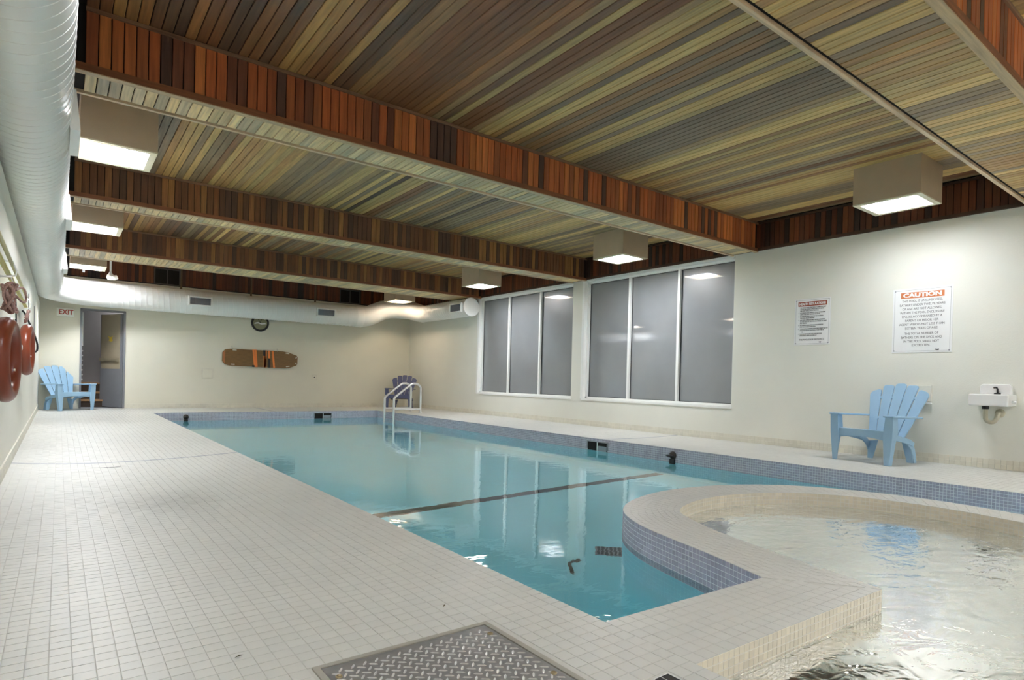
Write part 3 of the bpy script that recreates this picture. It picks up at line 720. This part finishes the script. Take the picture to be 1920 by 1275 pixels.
# emergency light over the duct
t = thing('emergency_light', 'white emergency light with lamp heads above duct near door', 'emergency light', (.58, 14.36, 2.66))
MB().box((-.24, -.03, .03), (-.20, .03, .2)).build('bracket', WHITE, t)
MB().box((.20, -.02, .10), (.23, .02, .42)).build('bracket', WHITE, t)
MB().lathe([(0, -.07), (.05, -.065), (.07, -.03), (.06, .02), (.03, .06), (.012, .11)], 16, T(.215, 0, .0)).build('lamp_head', WHITE, t)
MB().lathe([(0, -.05), (.04, -.045), (.05, -.01), (.04, .04)], 16, T(.29, -.04, -.02) @ rot(1.2, 'Y')).build('lamp_head', WHITE, t)

# ------------------------------------------------------------------ right wall: signs, fountain, panel
def wall_sign(name, lab, y, z, wdt, h):
    t = thing(name, lab, 'sign', (XR, y, z), PI/2)      # local x runs along +y, local -y faces... turned below
    t.rotation_euler = (0, 0, -PI/2)                     # local +x -> -y (reads left to right from the room), local -y -> -x
    bevel(MB().box((-wdt/2, -.006, -h/2), (wdt/2, -.001, h/2)).build('board', SIGNW, t), .002)
    b = MB(); e = .018; k = .003; z1 = h/2-e; x1 = wdt/2-e
    for (a, c) in (((-x1, -z1), (x1, -z1+k)), ((-x1, z1-k), (x1, z1)), ((-x1, -z1), (-x1+k, z1)), ((x1-k, -z1), (x1, z1))): b.box((a[0], -.0068, a[1]), (c[0], -.006, c[1]))
    b.build('border', mat('border_grey', (.35, .36, .37), .5), t)
    for sx in (-1, 1):
        for sz in (-1, 1): MB().lathe([(0, .0095), (.006, .009), (.008, .006)], 10, T(sx*(x1-.005), 0, sz*(z1-.005)) @ rot(PI/2, 'X')).build('screw', GREYP, t)
    return t
FACE = rot(PI/2, 'X')
s1 = wall_sign('safety_sign', 'white caution sign with orange header, larger of two wall signs', 2.66, 1.592, .592, .735)
MB().box((-.215, -.0072, .255), (.215, -.006, .322)).build('header', SIGNO, s1)
text('CAUTION', s1, .062, SIGNW, T(0, -.008, .288) @ FACE, bold=.0035, sx=1.36)
for i, ln in enumerate(['THIS POOL IS UNSUPERVISED.', 'BATHERS UNDER TWELVE YEARS', 'OF AGE ARE NOT ALLOWED', 'WITHIN THE POOL ENCLOSURE', 'UNLESS ACCOMPANIED BY A', 'PARENT OR HIS OR HER', 'AGENT WHO IS NOT LESS THAN', 'SIXTEEN YEARS OF AGE.']):
    text(ln, s1, .036, INK, T(0, -.007, .222-i*.0446) @ FACE, sx=.84)
for i, ln in enumerate(['THE TOTAL NUMBER OF', 'BATHERS ON THE DECK AND', 'IN THE POOL SHALL NOT', 'EXCEED TEN.']):
    text(ln, s1, .036, INK, T(0, -.007, -.150-i*.0444) @ FACE, sx=.84)
MB().prism([(.135, -.335), (.145, -.326), (.16, -.33), (.175, -.326), (.182, -.336), (.172, -.343), (.15, -.342)], .006, .0072, FACE).build('maker_mark', BLACK, s1)
s2 = wall_sign('safety_sign', 'white health regulations sign with rust header, smaller wall sign', 3.90, 1.653, .465, .605)
MB().box((-.185, -.0072, .205), (.185, -.006, .262)).build('header', SIGNR, s2)
text('HEALTH REGULATIONS', s2, .040, SIGNW, T(0, -.008, .233) @ FACE, bold=.0018, sx=.80)
rules = [('1', ['NO PERSON INFECTED WITH A COMMUNICABLE', 'DISEASE OR HAVING OPEN SORES ON HIS OR', 'HER BODY SHALL ENTER THE POOL.']), ('2', ['NO PERSON SHALL BRING A GLASS CONTAINER', 'ONTO THE DECK OR INTO THE POOL.']),
         ('3', ['NO PERSON SHALL POLLUTE THE WATER IN', 'THE POOL IN ANY MANNER.']), ('4', ['ANY POOL OPERATOR MAY REFUSE ADMISSION', 'TO THE DECK OR THE POOL OR ORDER TO LEAVE', 'ANY PERSON.']),
         ('5', ['NO PERSON SHALL ENGAGE IN BOISTEROUS', 'PLAY IN OR ABOUT THE POOL.']), ('6', ['THE MAXIMUM NUMBER OF BATHERS PERMITTED ON', 'THE DECK AND IN THE POOL AT ANY TIME IS', '      10']), ('7', ['THE NEAREST TELEPHONE AVAILABLE FOR', 'EMERGENCY USE IS LOCATED AT'])]
zz = .185
for n_, lines in rules:
    text(n_, s2, .018, INK, T(-.178, -.007, zz) @ FACE, bold=.0004, align='LEFT')
    for ln in lines:
        text(ln, s2, .019, INK, T(-.158, -.007, zz) @ FACE, bold=.0004, sx=.78, align='LEFT'); zz -= .0205
    zz -= .006
text('THE POOL DECK ENTRANCE', s2, .031, INK, T(0, -.007, -.232) @ FACE, sx=.80)
MB().prism([(.09, -.268), (.10, -.261), (.11, -.264), (.12, -.26), (.126, -.268), (.118, -.274), (.10, -.273)], .006, .0072, FACE).build('maker_mark', BLACK, s2)
# drinking fountain
ft = thing('drinking_fountain', 'white porcelain wall drinking fountain at right edge', 'fountain', (XR, 1.955, 0), -PI/2)
bevel(MB().box((-.165, -.30, .655), (.165, 0, .775)).build('basin', PORC, ft), .014, 3)
bevel(MB().prism([(-.135, .0), (.135, .0), (.13, .1), (.11, .115), (-.11, .115), (-.13, .1)], 0, .055, T(0, 0, .765) @ rot(PI/2, 'X')).build('back_splash', PORC, ft), .008, 3)
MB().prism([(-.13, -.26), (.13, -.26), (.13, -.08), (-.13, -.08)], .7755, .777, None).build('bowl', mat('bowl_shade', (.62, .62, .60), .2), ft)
MB().tube([(.02, -.06, .775), (.02, -.07, .83), (.015, -.09, .845), (.0, -.11, .842)], .009, 8).build('bubbler', BLACK, ft)
MB().box((-.005, -.085, .776), (.045, -.05, .79)).build('bubbler_base', BLACK, ft)
MB().tube([(.16, -.17, .70), (.20, -.17, .70)], .014, 10).build('push_button', STEEL, ft)
tp = MB(); tp.tube(smooth_path([(-.06, -.13, .66), (-.06, -.13, .56), (-.055, -.13, .5), (0, -.12, .48), (.03, -.11, .52), (.03, -.08, .575), (.03, -.03, .58), (.03, 0, .58)], 2), .022, 10)
tp.build('trap_pipe', PIPE, ft)
MB().lathe([(.03, 0), (.032, .03), (.03, .035)], 14, T(-.06, -.13, .62)).build('trap_nut', BLACK, ft)
MB().lathe([(.045, 0), (.04, .012), (.02, .016)], 14, T(.03, 0, .58) @ rot(PI/2, 'X')).build('wall_flange', PIPE, ft)
t = thing('wall_box', 'cream blank box on the wall behind the near chair', 'panel', (XR, 2.645, .765), -PI/2)
bevel(MB().box((-.11, -.03, -.09), (.11, 0, .09)).build('cover', WALL, t), .005)
MB().box((-.11, -.05, -.115), (.11, 0, -.10)).build('ledge', WHITE, t)

# ------------------------------------------------------------------ chairs
def chair(m, label):
    t = thing('garden_chair', label, 'chair', group='plastic deck chairs')
    # seat slats: front high, back low; local +Y is the front
    def seat_z(y): return .355-.11*((.27-y)/.52)
    for i in range(5):
        y1 = .255-i*.098; y0 = y1-.09; a = math.atan2(.11, .52)
        bevel(MB().box((-.245+.012*i, y0, -.018), (.245-.012*i, y1, 0), T(0, 0, seat_z((y0+y1)/2)) @ T(0, (y0+y1)/2, 0) @ rot(a, 'X') @ T(0, -(y0+y1)/2, 0)).build('seat_slat', m, t), .006)
    fr = MB()
    ap = [(-.27, .275), (-.24, .258), (-.1, .278), (.1, .278), (.24, .258), (.27, .275), (.27, .345), (.25, .362), (-.25, .362), (-.27, .345)]
    fr.prism(ap, 0, .022, T(0, .282, 0) @ rot(PI/2, 'X')); 
    bevel(fr.build('apron', m, t), .008, 3)
    for s in (-1, 1):
        # side rail carrying the seat
        bevel(MB().prism([(.27, .285), (.27, .352), (-.16, .262), (-.235, .225), (-.215, .185), (-.12, .215)], -.011, .011, T(s*.262, 0, 0) @ rot(PI/2, 'Z') @ rot(PI/2, 'X')).build('side_rail', m, t), .005)
    # back: five fan slats
    BM = T(0, -.155, .245) @ rot(math.radians(-24), 'X').inverted() @ rot(PI/2, 'X')   # local x across, y up the back, z towards the rear->front
    BM = T(0, -.165, .25) @ rot(math.radians(24), 'X') @ rot(PI/2, 'X')
    lens = [.60, .655, .675, .655, .60]
    for k in range(5):
        c0 = (k-2)*.077; c1 = (k-2)*.132; w0, w1 = .0352, .0612; L = lens[k]
        tp_ = [(c1+w1, L-.028), (c1+w1*.86, L-.007), (c1+w1*.5, L), (c1-w1*.5, L), (c1-w1*.86, L-.007), (c1-w1, L-.028)]
        if k in (0, 4):
            sg = -1 if k == 0 else 1
            tp_ = [(x, y-.045*max(0, sg*(x-c1)/w1)) for x, y in tp_]
        bevel(MB().prism([(c0-w0, 0), (c0+w0, 0)]+tp_, -.009, .009, BM).build('back_slat', m, t), .005)
    for yy, hw in ((.245, .20), (.50, .285)):
        bevel(MB().box((-hw, yy-.014, -.006), (hw, yy+.014, .018), BM).build('back_rail', m, t), .004)
    for s in (-1, 1):
        S = Matrix.Diagonal((s, 1, 1, 1))
        arm = [(.245, .31), (.36, .31), (.372, .27), (.372, .05), (.36, -.12), (.33, -.27), (.285, -.33), (.255, -.32), (.262, -.15), (.25, .0)]
        arm = arm if s > 0 else [(-x, y) for x, y in arm[::-1]]
        bevel(MB().prism(arm[::-1] if s > 0 else arm[::-1], 0, .02, T(0, 0, .495) @ rot(.03, 'X')).build('armrest', m, t), .008, 3)
        # front leg: broad tapering L section from arm to floor
        f = MB()
        leg = [(.262, .0), (.315, .0), (.345, .30), (.352, .505), (.262, .505), (.255, .36), (.245, .30)]
        leg = [(s*x, z) for x, z in leg][::s]
        f.prism(leg, 0, .014, T(0, .297, 0) @ rot(PI/2, 'X'))
        side = [(.235, .0), (.293, .0), (.297, .505), (.16, .505), (.14, .36), (.185, .22)]
        f.prism(side, -.007, .007, T(s*.308, 0, 0) @ rot(PI/2, 'Z') @ rot(PI/2, 'X'))
        bevel(f.build('front_leg', m, t), .004)
        g = MB()
        bl_ = [(-.315, .0), (-.262, .0), (-.242, .09), (-.20, .16), (-.13, .212), (-.06, .24), (-.06, .285), (-.15, .262), (-.22, .225), (-.27, .165), (-.298, .09)]
        g.prism(bl_, -.008, .008, T(s*.245, 0, 0) @ rot(PI/2, 'Z') @ rot(PI/2, 'X'))
        g.prism([(s*.19, .0), (s*.25, .0), (s*.25, .2), (s*.13, .22)][::s], 0, .012, T(0, -.238, 0) @ rot(PI/2, 'X'))
        bevel(g.build('rear_leg', m, t), .004)
    return t
ch = chair(BLUE, 'light blue plastic slatted deck chair by the right wall near fountain')
def place(o, x, y, deg): o.location = (x, y, dz(x, y)); o.rotation_euler = (0, 0, math.radians(deg))
place(ch, 7.24, 2.875, 80)           # faces -X, a touch towards the camera
c2 = copy_tree(ch); c2['label'] = 'light blue plastic slatted deck chair by far left door'
place(c2, .15, 14.68, -150)
c3 = chair(NAVY, 'darker slate blue plastic deck chair in far right corner behind ladder')
place(c3, 7.12, 14.22, 141)

# ------------------------------------------------------------------ pool ladder
ld = thing('pool_ladder', 'polished steel pool ladder with two hand rails at far corner', 'ladder', (0, 0, 0))
def rail(y):
    pts = smooth_path([(5.98, y, -1.1), (5.98, y, .27), (5.98, y, .34), (6.05, y, .40), (6.35, y, .62), (6.42, y, .665), (6.55, y, .665), (6.64, y, .60), (6.645, y, .5), (6.645, y, .0)], 3)
    MB().tube(pts, .026, 12).build('hand_rail', STEEL, ld)
    MB().tube([(5.98, y, .085), (6.645, y, .085)], .022, 10).build('lower_bar', STEEL, ld)
    MB().lathe([(.05, 0), (.05, .008), (.03, .02), (.024, .03)], 20, T(6.645, y, 0)).build('foot_flange', STEEL, ld)
rail(12.28); rail(12.76)
for z in (-.32, -.6, -.88): MB().box((5.93, 12.28, z), (6.03, 12.76, z+.03)).build('tread', WHITE, ld)

# ------------------------------------------------------------------ left wall rescue gear
def life_ring(label, y, z, x, a):
    t = thing('life_ring', label, 'life ring', (x, y, z), -a)
    R, r = .205, .046
    vs = [(0, math.cos(2*PI*k/48)*R, math.sin(2*PI*k/48)*R) for k in range(48)]
    MB().tube(vs, r, 20, closed=True).build('ring', ORANGE, t)
    for k in range(3):
        MB().lathe([(0, .010), (.008, .007), (.010, 0)], 10, T(.02, .155+.004*k, -.06-.035*k) @ rot(-1.2, 'Z') @ rot(PI/2, 'X')).build('stud', WHITE, t)
    MB().lathe([(0, .004), (.016, .004), (.018, 0)], 14, T(.043, .205, .08) @ rot(PI/2, 'Y')).build('tag', WHITE, t)
    return t
life_ring('orange life ring nearest the camera on the left wall, under coiled rope', 4.60, .84, XL+.068, math.radians(5))
life_ring('smaller looking orange life ring farther along the left wall, near the chair', 7.60, .975, XL+.062, math.radians(3.5))
t = thing('rope_coil', 'coiled red flecked throw rope hanging above the nearer life ring', 'rope', (XL+.085, 4.55, 1.20))
for k in range(7):
    pts = []; ox, oy = random.uniform(-.02, .02), random.uniform(-.03, .03)
    for i in range(28):
        a = 2*PI*i/28; pts.append((ox+.02*math.sin(a*2+k), oy+math.cos(a)*(.045+.006*k), math.sin(a)*(.065+.004*k)))
    MB().tube(pts, .007, 7, closed=True).build('strand', ROPE, t)
MB().tube(smooth_path([(.02, .05, .05), (.04, .3, .10), (.05, .5, .09), (.05, .62, .04), (.04, .45, .01), (.02, .1, .02)], 2), .007, 7).build('strand', ROPE, t)
MB().tube([(-.08, 0, .12), (0, 0, .12), (.01, 0, .09), (0, 0, .07)], .006, 6).build('wall_hook', STEEL, t)
t = thing('rope_coil', 'small red flecked rope bunch above the farther life ring', 'rope', (XL+.06, 7.55, 1.30))
for k in range(4):
    pts = [(random.uniform(-.01, .01)+.01*math.sin(a), math.cos(a)*(.05+.008*k), math.sin(a)*(.045+.005*k)) for a in [2*PI*i/20 for i in range(20)]]
    MB().tube(pts, .008, 6, closed=True).build('strand', ROPE, t)
t = thing('reach_pole', 'yellow reaching pole held level along the left wall', 'pole', (XL+.045, 0, 1.40))
MB().tube([(0, 2.2, .0), (0, 7.75, .0)], .014, 10).build('pole', YELLOW, t)
MB().tube([(.025, 2.2, .045), (.025, 7.1, .045)], .011, 10).build('pole', mat('pole_pale', (.55, .52, .25), .4), t)
for y in (4.9, 7.4): MB().tube([(-.03, y, .06), (.03, y, .055), (.05, y, .0), (.045, y, -.03), (.0, y, -.035)], .006, 6).build('wall_hook', STEEL, t)
t = thing('shepherd_hook', 'thin black life hook loop hanging beyond the farther ring', 'hook', (XL, 8.0, 0))
MB().tube(smooth_path([(.01, -.05, 1.38), (.03, 0, 1.36), (.13, .02, 1.08), (.135, .02, .99), (.12, .02, .965), (.05, 0, .945), (.01, 0, .94)], 2), .009, 8).build('loop', BLACK, t)
t = thing('hanging_cord', 'black cord loop hanging on left wall between life rings', 'cord', (XL, 6.5, 0))
MB().tube(smooth_path([(.02, 0, 1.38), (.03, .02, 1.0), (.03, .05, .62), (.03, .12, .56), (.03, .18, .62), (.025, .12, .8), (.02, .03, 1.2)], 2), .006, 6).build('cord', BLACK, t)
for y, z0, z1 in ((9.6, 1.0, 1.72), (11.8, 1.0, 1.75)):
    tag(MB().tube([(XL+.006, y, z0), (XL+.006, y, z1)], .006, 6).build('wall_cable', GREYP, None), 'thin grey cable running up left wall, %s of two' % ('nearer' if y < 10 else 'farther'), 'cable')

# ------------------------------------------------------------------ deck fittings
t = thing('floor_plate', 'diamond tread metal cover plate let into the near deck', 'floor plate', (.8425, 1.2925, 0))
a, b = .2855, .3125
f = MB(); e = .018
f.box((-a, b-e, -.004), (a, b, .003)).box((-a, -b, -.004), (a, -b+e, .003)).box((-a, -b+e, -.004), (-a+e, b-e, .003)).box((a-e, -b+e, -.004), (a, b-e, .003)); f.build('frame', mat('plate_frame', (.42, .40, .34), .55, metal=.3), t)
MB().box((-a+e+.003, -b+e+.003, -.005), (a-e-.003, b-e-.003, .001)).build('sheet', PLATE, t)
mb = MB(); pt = .0245; n1 = int(2*a/pt); 
for i in range(-28, 29):
    for j in range(-28, 29):
        u, v = i*pt, j*pt
        x, y = (u-v)*.7071, (u+v)*.7071
        if abs(x) > a-e-.018 or abs(y) > b-e-.018: continue
        ang = math.radians(-38)+(PI/2 if (i+j) % 2 else 0)
        M = T(x, y, .001) @ rot(ang, 'Z'); L, wd, h = .0140, .0034, .0026
        vs = [M @ Vector(p) for p in ((-L, 0, 0), (-L*.5, -wd, 0), (L*.5, -wd, 0), (L, 0, 0), (L*.5, wd, 0), (-L*.5, wd, 0), (-L*.55, 0, h), (L*.55, 0, h))]
        mb.add(vs, [(0, 1, 6), (1, 2, 7, 6), (2, 3, 7), (3, 4, 7), (4, 5, 6, 7), (5, 0, 6)])
mb.build('tread_bars', mat('tread_bar', (.80, .80, .79), .28, metal=.7), t, kind='stuff')
for x, y in ((.2425, .2265), (.2405, -.0765), (-.2425, .2265), (-.2405, -.0765)):
    MB().lathe([(0, .0035), (.004, .0035), (.005, .005), (.009, .004), (.0095, .001)], 14, T(x, y, 0)).build('screw', mat('screw_brass', (.35, .28, .16), .4, metal=.7), t)
t = thing('depth_marker', 'black and white marker tile at the deck corner by spa', 'marker', (1.31, .985, 0))
MB().box((-.03, -.05, -.004), (.032, .055, .002)).build('base', SIGNW, t)
MB().box((.0, -.046, .0015), (.028, .051, .003)).build('inset', BLACKT, t); MB().box((-.026, -.046, .0015), (-.004, .051, .003)).build('inset', BLACKT, t)
t = thing('floor_drain', 'small dark slot drain in the left deck on tile line', 'drain', (.359, 6.19, dz(.359, 6.19)))
MB().box((-.085, -.014, -.006), (.085, .014, .0015)).build('frame', mat('drain_frame', (.42, .42, .40), .5), t)
for k in range(4): MB().box((-.08+k*.041, -.006, .001), (-.047+k*.041, .006, .0022)).build('slot', BLACKT, t)
for x, y, r, lab in ((1.083, 1.795, .7, 'tiny dry leaf scrap on the deck behind the metal plate'), (.413, 1.784, .2, 'tiny dry leaf scrap on the deck left of metal plate')):
    M = T(x, y, .001) @ rot(r, 'Z')
    tag(MB().add([M @ Vector(p) for p in ((-.012, 0, 0), (0, -.004, .004), (.014, .002, .001), (.002, .004, .003))], [(0, 1, 2, 3)]).build('leaf_scrap', mat('dry_leaf', (.12, .10, .05), .8), None), lab, 'leaf')
